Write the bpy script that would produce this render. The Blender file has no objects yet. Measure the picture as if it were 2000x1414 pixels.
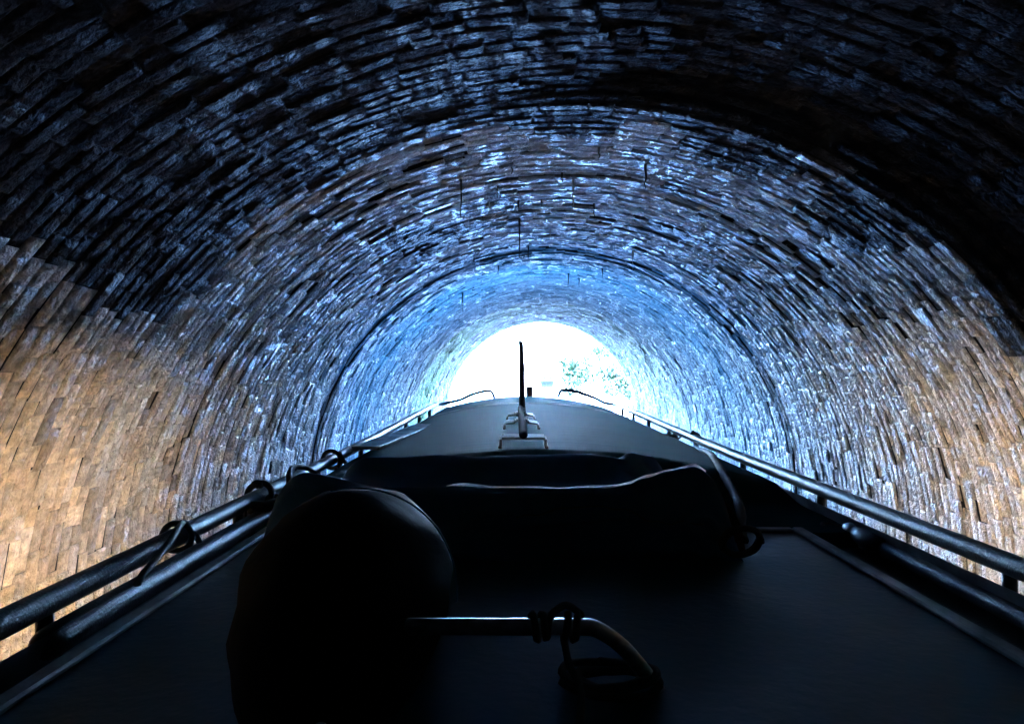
import bpy, math, random
import numpy as np
from mathutils import Vector

rng = np.random.default_rng(11)
random.seed(11)
R_ = math.radians
sc = bpy.context.scene
COL = sc.collection

# ------------------------------------------------------------------ camera
CAM_Z = 1.90
cam_d = bpy.data.cameras.new('camera')
cam_d.sensor_width = 36.0
cam_d.lens = 26.0
cam_d.clip_start = 0.05
cam_d.clip_end = 3000
cam = bpy.data.objects.new('camera', cam_d)
COL.objects.link(cam)
cam.location = (0, 0, CAM_Z)
cam.rotation_euler = (R_(90.48), 0, R_(1.785))
sc.camera = cam

# ------------------------------------------------------------------ sky, sun, exposure
SUN_EL, SUN_AZ = R_(60), R_(35)        # azimuth clockwise from +Y: high, ahead and to the right, so the trees are backlit
world = bpy.data.worlds.new('World')
sc.world = world
world.use_nodes = True
wn, wl = world.node_tree.nodes, world.node_tree.links
wn.clear()
sky = wn.new('ShaderNodeTexSky')
sky.sky_type = 'NISHITA'
sky.sun_disc = False
sky.sun_elevation = SUN_EL
sky.sun_rotation = SUN_AZ
sky.altitude = 1200
sky.air_density = 1.0
sky.dust_density = 0.2
sky.ozone_density = 4.0
bg = wn.new('ShaderNodeBackground')
bg.inputs['Strength'].default_value = 0.15
wo = wn.new('ShaderNodeOutputWorld')
wl.new(sky.outputs[0], bg.inputs[0])
wl.new(bg.outputs[0], wo.inputs[0])

sun_d = bpy.data.lights.new('sun', 'SUN')
sun_d.energy = 2.0
sun_d.angle = R_(0.5)
sun_d.color = (1, .95, .88)
sun = bpy.data.objects.new('sun', sun_d)
COL.objects.link(sun)
_dir = Vector((math.sin(SUN_AZ) * math.cos(SUN_EL), math.cos(SUN_AZ) * math.cos(SUN_EL), math.sin(SUN_EL)))
sun.rotation_euler = _dir.to_track_quat('Z', 'Y').to_euler()
sun.location = (0, 0, 60)

vs = sc.view_settings
vs.view_transform = 'Standard'
vs.look = 'None'
vs.gamma = 1.0
vs.use_curve_mapping = False
vs.exposure = 7.65
vs.use_white_balance = True
vs.white_balance_temperature = 4650
vs.white_balance_tint = 16
cy = sc.cycles
cy.use_denoising = True
cy.max_bounces = 14
cy.diffuse_bounces = 8
cy.glossy_bounces = 6
cy.sample_clamp_indirect = 6
cy.caustics_reflective = False
cy.caustics_refractive = False
cy.use_guiding = False
cy.use_adaptive_sampling = False

# ------------------------------------------------------------------ helpers
def P(**k): return k

def mat(name, col, rough=.6, spec=.5, metal=0.0, noise=None, bump=None, emit=None, coat=0.0):
    """procedural material; noise=(scale, col2, lo, hi, stretch), bump=(scale, strength, dist)"""
    m = bpy.data.materials.new(name)
    m.use_nodes = True
    n, l = m.node_tree.nodes, m.node_tree.links
    b = n['Principled BSDF']
    b.inputs['Base Color'].default_value = (*col, 1)
    b.inputs['Roughness'].default_value = rough
    b.inputs['Specular IOR Level'].default_value = spec
    b.inputs['Metallic'].default_value = metal
    b.inputs['Coat Weight'].default_value = coat
    geo = n.new('ShaderNodeNewGeometry')
    if noise:
        sc_, c2, lo, hi, st = noise
        mp = n.new('ShaderNodeMapping'); mp.inputs['Scale'].default_value = st
        l.new(geo.outputs['Position'], mp.inputs[0])
        t = n.new('ShaderNodeTexNoise'); t.inputs['Scale'].default_value = sc_; t.inputs['Detail'].default_value = 6
        l.new(mp.outputs[0], t.inputs['Vector'])
        r = n.new('ShaderNodeMapRange'); r.inputs['From Min'].default_value = lo; r.inputs['From Max'].default_value = hi
        l.new(t.outputs[0], r.inputs[0])
        x = n.new('ShaderNodeMix'); x.data_type = 'RGBA'
        x.inputs['A'].default_value = (*col, 1); x.inputs['B'].default_value = (*c2, 1)
        l.new(r.outputs[0], x.inputs['Factor'])
        l.new(x.outputs['Result'], b.inputs['Base Color'])
        rr = n.new('ShaderNodeMapRange'); rr.inputs['To Min'].default_value = max(.03, rough - .1); rr.inputs['To Max'].default_value = min(1, rough + .12)
        rr.inputs['From Min'].default_value = .3; rr.inputs['From Max'].default_value = .7
        l.new(t.outputs[0], rr.inputs[0]); l.new(rr.outputs[0], b.inputs['Roughness'])
    if bump:
        t2 = n.new('ShaderNodeTexNoise'); t2.inputs['Scale'].default_value = bump[0]; t2.inputs['Detail'].default_value = 5
        if len(bump) > 3:
            mp2 = n.new('ShaderNodeMapping'); mp2.inputs['Scale'].default_value = bump[3]
            l.new(geo.outputs['Position'], mp2.inputs[0]); l.new(mp2.outputs[0], t2.inputs['Vector'])
        else:
            l.new(geo.outputs['Position'], t2.inputs['Vector'])
        bp = n.new('ShaderNodeBump'); bp.inputs['Strength'].default_value = bump[1]; bp.inputs['Distance'].default_value = bump[2]
        l.new(t2.outputs[0], bp.inputs['Height']); l.new(bp.outputs[0], b.inputs['Normal'])
    if emit:
        b.inputs['Emission Color'].default_value = (*emit[0], 1)
        b.inputs['Emission Strength'].default_value = emit[1]
    return m

BOAT_ROT = R_(1.468)
cb, sb = math.cos(BOAT_ROT), math.sin(BOAT_ROT)
def b2w(p):                                   # boat frame (x right, y ahead of the camera, z up) to the place
    return Vector((p[0] * cb - p[1] * sb, p[0] * sb + p[1] * cb, p[2]))

class MB:
    def __init__(s): s.v = []; s.f = []; s.sm = []
    def add(s, vs_, fs, smooth=False):
        k = len(s.v); s.v += [tuple(map(float, q)) for q in vs_]
        for f in fs: s.f.append(tuple(i + k for i in f)); s.sm.append(smooth)
        return s
    def box(s, c, d, rz=0.0, bev=0.0, rx=0.0):
        hx, hy, hz = d[0] / 2, d[1] / 2, d[2] / 2
        b = min(bev, hx * .9, hy * .9, hz * .9)
        vs_ = []
        if b <= 0:
            for z in (-hz, hz):
                for x, y in ((-hx, -hy), (hx, -hy), (hx, hy), (-hx, hy)): vs_.append((x, y, z))
            fs = [(3, 2, 1, 0), (4, 5, 6, 7)] + [(i, (i + 1) % 4, (i + 1) % 4 + 4, i + 4) for i in range(4)]
        else:
            def ring(x, y, c_): return [(-x, -y + c_), (-x + c_, -y), (x - c_, -y), (x, -y + c_), (x, y - c_), (x - c_, y), (-x + c_, y), (-x, y - c_)]
            for z, i in ((-hz, b), (-hz + b, 0), (hz - b, 0), (hz, b)):
                for x, y in ring(hx - i, hy - i, b if i == 0 else b * .6): vs_.append((x, y, z))
            fs = [tuple(range(7, -1, -1)), tuple(range(24, 32))]
            for r in range(3):
                for i in range(8):
                    j = (i + 1) % 8; fs.append((r * 8 + i, r * 8 + j, r * 8 + 8 + j, r * 8 + 8 + i))
        cz, sz, cx, sx = math.cos(rz), math.sin(rz), math.cos(rx), math.sin(rx)
        o = []
        for x, y, z in vs_:
            y, z = y * cx - z * sx, y * sx + z * cx
            o.append((c[0] + x * cz - y * sz, c[1] + x * sz + y * cz, c[2] + z))
        return s.add(o, fs)
    def tube(s, pts, rad, n=12, cap=True, lobes=0, twist=0.0, lobe_amp=.18, dome=True):
        pts = [Vector(p) for p in pts]
        rad = list(rad) if hasattr(rad, '__len__') else [rad] * len(pts)
        T = []
        for i in range(len(pts)):
            t = pts[min(i + 1, len(pts) - 1)] - pts[max(i - 1, 0)]
            T.append(t.normalized() if t.length > 1e-9 else Vector((0, 1, 0)))
        up = Vector((0, 0, 1)) if abs(T[0].z) < .9 else Vector((1, 0, 0))
        N = (up - T[0] * up.dot(T[0])).normalized()
        vs_ = []; acc = 0
        for i, p in enumerate(pts):
            if i:
                N = N - T[i] * N.dot(T[i])
                N = N.normalized() if N.length > 1e-6 else T[i].orthogonal().normalized()
                acc += (p - pts[i - 1]).length
            Bn = T[i].cross(N)
            for k in range(n):
                a = 2 * math.pi * k / n
                r = rad[i] * (1 + (lobe_amp * math.cos(lobes * a + twist * acc) if lobes else 0))
                vs_.append(p + N * (r * math.cos(a)) + Bn * (r * math.sin(a)))
        fs = []
        for i in range(len(pts) - 1):
            for k in range(n):
                j = (k + 1) % n
                fs.append((i * n + k, i * n + j, (i + 1) * n + j, (i + 1) * n + k))
        s.add(vs_, fs, True)
        if cap:
            k0 = len(s.v) - len(vs_)
            s.f.append(tuple(k0 + i for i in range(n - 1, -1, -1))); s.sm.append(False)
            s.f.append(tuple(k0 + (len(pts) - 1) * n + i for i in range(n))); s.sm.append(False)
        return s
    def lathe(s, base, axis, prof, n=20):
        """prof: list of (distance along axis, radius)"""
        base = Vector(base); axis = Vector(axis).normalized()
        return s.tube([base + axis * a for a, _ in prof], [max(r, 1e-4) for _, r in prof], n)
    def build(s, name, m, parent=None, base=None, boat=False, xf=None):
        """boat=True: a top-level thing on the boat; the points are in the boat frame"""
        me = bpy.data.meshes.new(name)
        v = s.v
        off = Vector(base) if base is not None else Vector((0, 0, 0))
        if parent is not None:
            off = Vector(parent.get('_base', (0, 0, 0))) if '_base' in parent.keys() else Vector((0, 0, 0))
        me.from_pydata([(a - off.x, b - off.y, c - off.z) for a, b, c in v], [], s.f)
        me.polygons.foreach_set('use_smooth', s.sm)
        me.materials.append(m)
        me.update()
        o = bpy.data.objects.new(name, me)
        COL.objects.link(o)
        if parent is not None:
            o.parent = parent
            o['_base'] = tuple(off)
        else:
            o['_base'] = tuple(off)
            o.location = b2w(off) if boat else off
            if boat: o.rotation_euler.z = BOAT_ROT
        return o

def empty(name, base=(0, 0, 0), boat=False):
    o = bpy.data.objects.new(name, None)
    COL.objects.link(o)
    o['_base'] = tuple(base)
    o.location = b2w(base) if boat else base
    if boat: o.rotation_euler.z = BOAT_ROT
    o.empty_display_size = .1
    return o

def tag(o, label, cat, group=None):
    o['label'] = label; o['category'] = cat
    if group: o['group'] = group
    return o

def struct(o, kind='structure'):
    o['kind'] = kind
    return o

def smooth_path(pts, k=6):
    pts = [Vector(p) for p in pts]
    q = [pts[0] * 2 - pts[1]] + pts + [pts[-1] * 2 - pts[-2]]
    out = []
    for i in range(1, len(q) - 2):
        for j in range(k):
            t = j / k
            a, b, c, d = q[i - 1], q[i], q[i + 1], q[i + 2]
            out.append(.5 * ((2 * b) + (c - a) * t + (2 * a - 5 * b + 4 * c - d) * t * t + (3 * b - a - 3 * c + d) * t ** 3))
    out.append(pts[-1])
    return out

def ease(e0, e1, x):
    t = np.clip((x - e0) / (e1 - e0), 0, 1)
    return t * t * (3 - 2 * t)

def vnoise(x, y, seed=0):
    """smooth 2-D value noise, 0..1, for numpy arrays"""
    x = np.asarray(x, float); y = np.asarray(y, float)
    xi = np.floor(x).astype(np.int64); yi = np.floor(y).astype(np.int64)
    fx = x - xi; fy = y - yi
    fx = fx * fx * (3 - 2 * fx); fy = fy * fy * (3 - 2 * fy)
    def h(a, b):
        n = (a * 374761393 + b * 668265263 + seed * 1442695041) & 0xffffffff
        n = ((n ^ (n >> 13)) * 1274126177) & 0xffffffff
        n = (n ^ (n >> 16)) & 0xffff
        return n / 65535.0
    return (h(xi, yi) * (1 - fx) + h(xi + 1, yi) * fx) * (1 - fy) + (h(xi, yi + 1) * (1 - fx) + h(xi + 1, yi + 1) * fx) * fy

# ------------------------------------------------------------------ materials
def brick_material():
    m = bpy.data.materials.new('damp_brick')
    m.use_nodes = True
    n, l = m.node_tree.nodes, m.node_tree.links
    b = n['Principled BSDF']
    at = n.new('ShaderNodeAttribute'); at.attribute_name = 'tint'
    geo = n.new('ShaderNodeNewGeometry')
    t = n.new('ShaderNodeTexNoise'); t.inputs['Scale'].default_value = 24; t.inputs['Detail'].default_value = 7; t.inputs['Roughness'].default_value = .65
    l.new(geo.outputs['Position'], t.inputs['Vector'])
    # grain darkens and lightens the brick
    r = n.new('ShaderNodeMapRange'); r.inputs['From Min'].default_value = .3; r.inputs['From Max'].default_value = .7
    r.inputs['To Min'].default_value = .45; r.inputs['To Max'].default_value = 1.35
    l.new(t.outputs[0], r.inputs[0])
    mu = n.new('ShaderNodeVectorMath'); mu.operation = 'SCALE'
    l.new(at.outputs['Color'], mu.inputs[0]); l.new(r.outputs[0], mu.inputs['Scale'])
    # brighter streaks drawn out along the vault, imitating motion streaks
    mp = n.new('ShaderNodeMapping'); mp.inputs['Scale'].default_value = (1, .16, 1)
    l.new(geo.outputs['Position'], mp.inputs[0])
    t3 = n.new('ShaderNodeTexNoise'); t3.inputs['Scale'].default_value = 16; t3.inputs['Detail'].default_value = 5; t3.inputs['Roughness'].default_value = .7
    l.new(mp.outputs[0], t3.inputs['Vector'])
    r3 = n.new('ShaderNodeMapRange'); r3.inputs['From Min'].default_value = .56; r3.inputs['From Max'].default_value = .72; r3.inputs['To Max'].default_value = .6
    l.new(t3.outputs[0], r3.inputs[0])
    x = n.new('ShaderNodeMix'); x.data_type = 'RGBA'
    l.new(r3.outputs[0], x.inputs['Factor']); l.new(mu.outputs[0], x.inputs['A'])
    lv = n.new('ShaderNodeVectorMath'); lv.operation = 'SCALE'; lv.inputs['Scale'].default_value = 1.9
    l.new(mu.outputs[0], lv.inputs[0]); l.new(lv.outputs[0], x.inputs['B'])
    l.new(x.outputs['Result'], b.inputs['Base Color'])
    rr = n.new('ShaderNodeMapRange'); rr.inputs['From Min'].default_value = .3; rr.inputs['From Max'].default_value = .7
    rr.inputs['To Min'].default_value = .42; rr.inputs['To Max'].default_value = .72
    l.new(t3.outputs[0], rr.inputs[0]); l.new(rr.outputs[0], b.inputs['Roughness'])
    l.new(at.outputs['Alpha'], b.inputs['Specular IOR Level'])
    sv = n.new('ShaderNodeVectorMath'); sv.operation = 'SCALE'; sv.inputs['Scale'].default_value = 1.25
    l.new(mu.outputs[0], sv.inputs[0]); l.new(sv.outputs[0], b.inputs['Sheen Tint'])
    b.inputs['Sheen Weight'].default_value = .42; b.inputs['Sheen Roughness'].default_value = .45
    t2 = n.new('ShaderNodeTexNoise'); t2.inputs['Scale'].default_value = 55; t2.inputs['Detail'].default_value = 6
    l.new(geo.outputs['Position'], t2.inputs['Vector'])
    ad = n.new('ShaderNodeMath'); ad.operation = 'ADD'
    l.new(t2.outputs[0], ad.inputs[0]); l.new(t.outputs[0], ad.inputs[1])
    bp = n.new('ShaderNodeBump'); bp.inputs['Strength'].default_value = .8; bp.inputs['Distance'].default_value = .03
    l.new(ad.outputs[0], bp.inputs['Height']); l.new(bp.outputs[0], b.inputs['Normal'])
    return m

M_BRICK = brick_material()
M_MORTAR = mat('lime_mortar', (.05, .05, .055), .9, .1, noise=(7, (.02, .02, .024), .4, .65, (1, 1, 1)), bump=(40, .8, .02))
M_WATER = mat('canal_water', (.018, .02, .016), .06, .5, bump=(2.2, .25, .05, (1, .5, 1)))
M_GRASS = mat('bank_grass', (.07, .11, .03), .9, .2, noise=(1.5, (.12, .13, .05), .4, .65, (1, 1, 1)), bump=(14, .8, .1))
M_STONE = mat('portal_stone', (.33, .30, .26), .85, .3, noise=(3, (.18, .17, .15), .4, .65, (1, 1, 1)), bump=(18, .6, .03))
M_BARK = mat('bark', (.09, .07, .05), .9, .2, noise=(9, (.05, .04, .03), .4, .6, (1, 1, .2)), bump=(22, .8, .03))
M_LEAF = mat('leaf', (.03, .042, .010), .6, .2, noise=(1.2, (.045, .055, .015), .35, .65, (1, 1, 1)))
M_ROOF = mat('slate_blue_roof_paint', (.004, .056, .070), .8, .035, noise=(3.2, (.014, .074, .088), .38, .66, (.25, 2.6, 1)), bump=(5, .35, .02, (.3, 3.5, 1)))
M_PANEL = mat('dark_hatch_paint', (.010, .10, .15), .40, .4, noise=(4, (.016, .13, .19), .5, .7, (1, 1, 1)), bump=(45, .3, .006))
M_TRIM = mat('worn_pale_trim', (.34, .38, .40), .45, .5, noise=(9, (.15, .17, .18), .42, .62, (1, 1, 1)), bump=(40, .2, .01))
M_RAIL = mat('dark_gloss_rail_paint', (.016, .028, .034), .42, .4, bump=(160, .5, .004))
M_HULL = mat('black_hull', (.012, .013, .015), .4, .5, noise=(5, (.03, .025, .02), .45, .7, (1, 1, 1)), bump=(20, .2, .01))
M_CABIN = mat('green_cabin_paint', (.02, .05, .045), .3, .5, noise=(4, (.03, .06, .05), .4, .6, (1, 1, 1)))
M_CANVAS = mat('navy_canvas', (.025, .11, .24), .62, .4, noise=(18, (.035, .14, .28), .4, .6, (1, 1, 1)), bump=(150, .3, .004))
M_EDGE = mat('pale_edge', (.8, .8, .82), .6, .3, bump=(150, .3, .002))
def translucent(m, fac, col):
    n, l = m.node_tree.nodes, m.node_tree.links
    t = n.new('ShaderNodeBsdfTranslucent'); t.inputs['Color'].default_value = (*col, 1)
    x = n.new('ShaderNodeMixShader'); x.inputs[0].default_value = fac
    o = n['Material Output']; l.new(n['Principled BSDF'].outputs[0], x.inputs[1]); l.new(t.outputs[0], x.inputs[2]); l.new(x.outputs[0], o.inputs['Surface'])
translucent(M_EDGE, .6, (.8, .8, .82))
M_BAG = mat('black_canvas_bag', (.002, .005, .011), .85, .06, noise=(12, (.003, .007, .014), .4, .6, (1, 1, 1)), bump=(120, .25, .004))
M_ROPE = mat('dark_rope', (.022, .026, .028), .75, .3, noise=(60, (.045, .05, .045), .4, .6, (1, 1, 1)), bump=(300, .5, .002))
M_ROPE_G = mat('green_rope', (.03, .055, .05), .7, .3, noise=(60, (.05, .08, .07), .4, .6, (1, 1, 1)), bump=(300, .5, .002))
M_STEEL = mat('worn_bright_steel', (.55, .60, .62), .42, .5, 1.0, noise=(60, (.45, .47, .47), .45, .62, (1, 1, 1)), bump=(80, .25, .003))
M_BRASS = mat('tarnished_fitting', (.30, .30, .24), .35, .5, .8, noise=(40, (.12, .13, .1), .42, .6, (1, 1, 1)))
M_CREAM = mat('cream_bracket_paint', (.85, .87, .76), .45, .5, noise=(25, (.65, .66, .55), .5, .68, (1, 1, 1)), bump=(70, .2, .003))
M_PLANK = mat('dark_stained_plank', (.012, .016, .022), .85, .02, noise=(8, (.024, .028, .034), .4, .6, (6, .4, 6)), bump=(30, .3, .005, (6, .4, 6)))
M_WOOD = mat('brown_varnished_wood', (.16, .075, .03), .4, .5, noise=(10, (.09, .04, .018), .4, .6, (6, 1, 1)), bump=(40, .2, .004))
M_STRAP = mat('faded_red_strap', (.05, .018, .016), .8, .2, bump=(200, .4, .002))
M_WINDOW = mat('lit_window_glass', (.8, .6, .35), .2, .5, emit=((1.0, .61, .23), .47))
M_LENS = mat('lit_lamp_lens', (.6, .8, 1), .2, .5, emit=((.15, .55, 1.0), 50.0))
M_ROOT = mat('hanging_root', (.05, .05, .055), .8, .2, bump=(80, .4, .003))
M_CALCITE = mat('calcite', (.5, .5, .48), .5, .5, bump=(80, .4, .003))
M_BLACK = mat('rubber_black', (.01, .01, .012), .5, .4, bump=(60, .2, .003))

# ------------------------------------------------------------------ the tunnel
TX, TR, TZ = 0.15, 2.30, 0.72          # axis, radius, springing height above the water
Y_OUT = 18.0                            # the mouth
Y_BACK = -60.0
def prof(s):
    """arc length from the crown (+ towards the right) -> x, z, inward normal, on the true circle and the walls below it"""
    s = np.asarray(s, float)
    q = TR * math.pi / 2
    a = np.clip(s / TR, -math.pi / 2, math.pi / 2)
    over = np.clip(np.abs(s) - q, 0, None)
    sg = np.sign(s)
    x = TX + TR * np.sin(a) - sg * .045 * over ** 2
    z = TZ + TR * np.cos(a) - over
    nx = -np.sin(a); nz = -np.cos(a)
    tilt = sg * .09 * over
    nz = nz + np.abs(tilt) * 0
    return x, z, nx, nz
def swell(s, y):
    """slow unevenness of the lining, positive = away from the axis"""
    d = .030 * (vnoise(s * .9 + 7, y * .6 + 3, 1) - .5) + .022 * (vnoise(s * 2.3, y * 1.7, 2) - .5)
    d = d + .075 * ease(3.15, 2.95, y) * ease(-.35, .6, s)                      # older ring, set back on the right
    d = d + .05 * ease(-2.2, -2.4, s) * 0
    d = d - .03 * ease(6.9, 7.1, y) * ease(12.6, 12.2, y)                        # later lining, a little proud
    return d

S_MAX = TR * math.pi / 2 + .80
RING = .070                                     # the vault is laid in rings: each brick runs round the arch
Y0 = -1.5
n_ring = int((Y_OUT - Y0) / RING)
RING = (Y_OUT - Y0) / n_ring
recs = []
for c in range(n_ring):
    y0 = Y0 + (c + .5) * RING
    s = -S_MAX + rng.uniform(0, .2)
    while s < S_MAX:
        L = .205 if rng.random() > .5 else .100
        L *= rng.uniform(.9, 1.08)
        recs.append((s + L / 2, y0, L - .010, c))
        s += L
recs = np.array(recs)
S, Yc, Ln, RI = recs.T
RI = RI.astype(int)
N = len(recs)
S = np.clip(S, -S_MAX, S_MAX)
Yc = Yc + rng.normal(0, .003, N) + .03 * (vnoise(S * .8, RI * .15, 71) - .5)
HWID = (RING - .010) / 2 * (1 + rng.normal(0, .05, N))
ring_off = rng.normal(0, .0035, n_ring) 

# depth of each face: most a few mm proud or shy, some spalled, some patches badly worn
face = rng.normal(0, .0028, N) + ring_off[RI] * (vnoise(S * .7, RI * 3.7, 72) * 1.6)
patch = vnoise(S * 1.5 + 40, Yc * 1.1 + 9, 5) * .6 + vnoise(S * 3.4, Yc * 2.6, 6) * .4
near_w = ease(9.0, 6.0, Yc)
low0 = ease(2.6, 2.1, prof(S)[1])
spall = (rng.random(N) < (.04 + .45 * ease(.56, .74, patch)) * (.25 + .75 * near_w) * (1 - .85 * low0))
face = face + np.where(spall, rng.uniform(.010, .026, N), 0)
proud = rng.random(N) < .07
face = face - np.where(proud & ~spall, rng.uniform(.006, .014, N), 0)
face = face * (1 - .55 * ease(4.5, 3.0, Yc))
keep = ~(spall & (rng.random(N) < .06)) | (low0 > .3)

# colour of each brick
zc = prof(S)[1]
def lerp(a, b, t): return a * (1 - t)[:, None] + np.asarray(b)[None, :] * t[:, None] if np.ndim(b) == 1 else a * (1 - t)[:, None] + b * t[:, None]
colr = np.tile(np.array([.46, .43, .44]), (N, 1))
kind = rng.random(N)
colr[kind < .30] = (.58, .55, .57)
colr[(kind > .30) & (kind < .48)] = (.30, .24, .21)
colr[(kind > .48) & (kind < .60)] = (.22, .20, .21)
day_lift = ease(3.0, 3.5, Yc) * ease(7.6, 7.0, Yc) * (.55 + .45 * vnoise(S * 2.1, Yc * 1.6, 81))
colr = lerp(colr, np.array([.46, .55, .76]), day_lift * .9 * (kind < .90))        # paler and bluer: stands in for missing daylight, offsets warm bounce
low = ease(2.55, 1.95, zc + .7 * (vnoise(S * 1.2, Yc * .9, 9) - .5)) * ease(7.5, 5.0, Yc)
colr = lerp(colr, np.array([.54, .43, .27]), low * .85 * (rng.random(N) * .45 + .55))  # tan painted on the low near walls to strengthen the warm window glow
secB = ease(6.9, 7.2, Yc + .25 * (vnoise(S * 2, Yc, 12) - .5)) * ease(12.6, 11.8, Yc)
colr = lerp(colr, np.array([.38, .42, .46]), secB * .7)  # slight blue left in the colour for the lamp-lit band
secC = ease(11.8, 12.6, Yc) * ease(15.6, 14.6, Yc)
colr = lerp(colr, np.array([.065, .11, .03])[None] * (1 + .9 * ease(-.2, -1.6, S))[:, None] * np.array([1.05, 1.1, .8])[None], secC * (.6 + .35 * ease(.3, -2, S)))  # green algae tint, also darkened to hold back the strong mouth light
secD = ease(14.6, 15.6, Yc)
colr = lerp(colr, np.array([.028, .034, .046]), secD * .85)  # bricks by the mouth painted darker to offset the daylight there
moss_dim = ease(16.6, 17.6, Yc)
colr = lerp(colr, np.array([.04, .06, .035]), moss_dim * .8)  # moss green, kept dark as well against the mouth light
colr *= np.clip(rng.normal(1, .22, N), .4, 1.6)[:, None]
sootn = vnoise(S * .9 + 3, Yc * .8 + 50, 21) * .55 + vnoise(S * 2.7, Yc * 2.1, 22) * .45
soot_shade = ease(.50, .68, sootn - .05 * ease(3.4, 4.2, Yc) + .10 * ease(2.2, .4, np.abs(S)) * near_w - .5 * low + .30 * ease(3.2, 2.8, Yc) * ease(-.2, .7, S) * ease(3.5, 2.9, S) + .40 * ease(3.9, 2.7, Yc + .5 * (vnoise(S * 1.3, Yc, 33) - .5)) * ease(3.35, 2.75, np.abs(S))) * near_w  # soot patches, plus shade painted over the near upper vault
colr = lerp(colr, np.array([.010, .012, .018]), soot_shade * .97)
colr = lerp(colr, np.array([.05, .045, .045]), np.where(spall, .6, 0.0))
runs = ease(.74, .86, vnoise(Yc * 4.3, S * .45 + 5, 91)) * ease(.35, .6, vnoise(Yc * 1.1, S * .8, 92)) * (1 - soot_shade) * ease(2.6, 3.4, Yc) * ease(11, 9, Yc)
colr = lerp(colr, np.array([.74, .74, .74]), runs * .6)                 # lime runs down the lining
white = (np.hypot((Yc - 11.0) / .8, (S - 3.25) / .28) < 1) & (rng.random(N) < .7)
colr[white] = (.72, .72, .66)
colr = np.clip(colr, .010, .8)
wet = (.06 + .62 * ease(9.0, 6.0, Yc)) * (1 - .98 * soot_shade)                       # damp inside, dry near the mouth
colr = np.concatenate([colr, wet[:, None]], 1)

def brick_geo(idx):
    """12 verts a brick: back, shoulder and inset face rectangles that follow the vault; returns (n,12,3)"""
    n = len(idx)
    s, y, L, f = S[idx], Yc[idx], Ln[idx], face[idx]
    r = np.random.default_rng(5)
    hw = HWID[idx]
    V = np.zeros((n, 12, 3))
    rot = r.normal(0, .010, n)
    tilt_s = r.normal(0, .02, n); tilt_y = r.normal(-.025, .05, n) * (1 - .55 * ease(4.8, 3.0, y))
    cs = [(-1, -1), (1, -1), (1, 1), (-1, 1)]
    jit = r.normal(0, .0016, (n, 4))
    sw = swell(s, y)
    for k, (a, b) in enumerate(cs):
        for lev in range(3):
            ins = (-.0065, .0, .007)[lev]
            ds = a * (L / 2 - ins) + (jit[:, k] * 1.5 if lev else 0)
            dy = b * (hw - ins) + (jit[:, (k + 1) % 4] if lev else 0)
            ss = s + ds + rot * dy; yy = np.minimum(y + dy - rot * ds, Y_OUT - .002)
            x, z, nx, nz = prof(ss)
            out = f + tilt_s * ds + tilt_y * dy + jit[:, (k + 2) % 4]
            if lev == 0: out = f * .6 + .0085 + r.normal(0, .0015, n)
            if lev == 1: out = out + .0035
            out = out + sw
            V[:, lev * 4 + k, 0] = x - nx * out
            V[:, lev * 4 + k, 1] = yy
            V[:, lev * 4 + k, 2] = z - nz * out
    return V
QUADS = [(8, 9, 10, 11)]
for k in range(4):
    j = (k + 1) % 4
    QUADS += [(k, j, 4 + j, 4 + k), (4 + k, 4 + j, 8 + j, 8 + k)]
QUADS = np.array(QUADS)

def mesh_from(name, V, C, offs=None):
    """V (n,12,3), C (n,3)"""
    n = len(V)
    me = bpy.data.meshes.new(name)
    vv = V.reshape(-1, 3)
    fq = (QUADS[None] + (np.arange(n) * 12)[:, None, None]).reshape(-1, 4)
    me.vertices.add(len(vv)); me.vertices.foreach_set('co', vv.ravel())
    me.loops.add(fq.size); me.loops.foreach_set('vertex_index', fq.ravel().astype(np.int32))
    me.polygons.add(len(fq)); me.polygons.foreach_set('loop_start', (np.arange(len(fq)) * 4).astype(np.int32))
    me.polygons.foreach_set('loop_total', np.full(len(fq), 4, np.int32))
    a = me.attributes.new('tint', 'FLOAT_COLOR', 'POINT')
    cc = np.ones((n, 12, 4)); cc[:, :, :] = C[:, None, :]
    mo = C[:, :3] * .5 + C[:, :3].mean(1, keepdims=True) * .28; cc[:, :4, :3] = mo[:, None, :]
    a.data.foreach_set('color', cc.ravel())
    me.materials.append(M_BRICK)
    me.update(calc_edges=True); me.validate()
    return me

tunnel = tag(empty('canal_tunnel', (TX, Y_OUT, 0)), 'old brick lined canal tunnel with round arch open to daylight ahead', 'tunnel')
tunnel['_base'] = (0, 0, 0); tunnel.location = (0, 0, 0)

keep_idx = np.nonzero(keep)[0]
V = brick_geo(keep_idx)
ctr = V[:, 8:, :].mean(1)
# the ones that show largest in the picture
px = 1444 / np.maximum(ctr[:, 1], .2)
u = 1045 + ctr[:, 0] * px; v = 718 - (ctr[:, 2] - CAM_Z) * px
e1 = V[:, 9] - V[:, 8]; e2 = V[:, 11] - V[:, 8]
nrm = np.cross(e1, e2); ray = ctr - np.array([0, 0, CAM_Z]); dist = np.linalg.norm(ray, axis=1)
area = np.abs((nrm * ray).sum(1)) / dist ** 3
hid = v > np.where(u < 1008, 1180 - .5 * u, 300 + .395 * u)
area[(ctr[:, 1] < .5) | (u < 15) | (u > 1985) | (v < 12) | hid] = 0
order = np.argsort(-area)
big, rest = order[:300], order[300:]
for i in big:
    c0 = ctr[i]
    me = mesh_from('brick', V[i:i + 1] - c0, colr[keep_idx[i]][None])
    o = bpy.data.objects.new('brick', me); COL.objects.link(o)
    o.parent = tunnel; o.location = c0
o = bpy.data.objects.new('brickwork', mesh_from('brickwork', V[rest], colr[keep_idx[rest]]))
COL.objects.link(o); o.parent = tunnel; struct(o, 'stuff')

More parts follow.
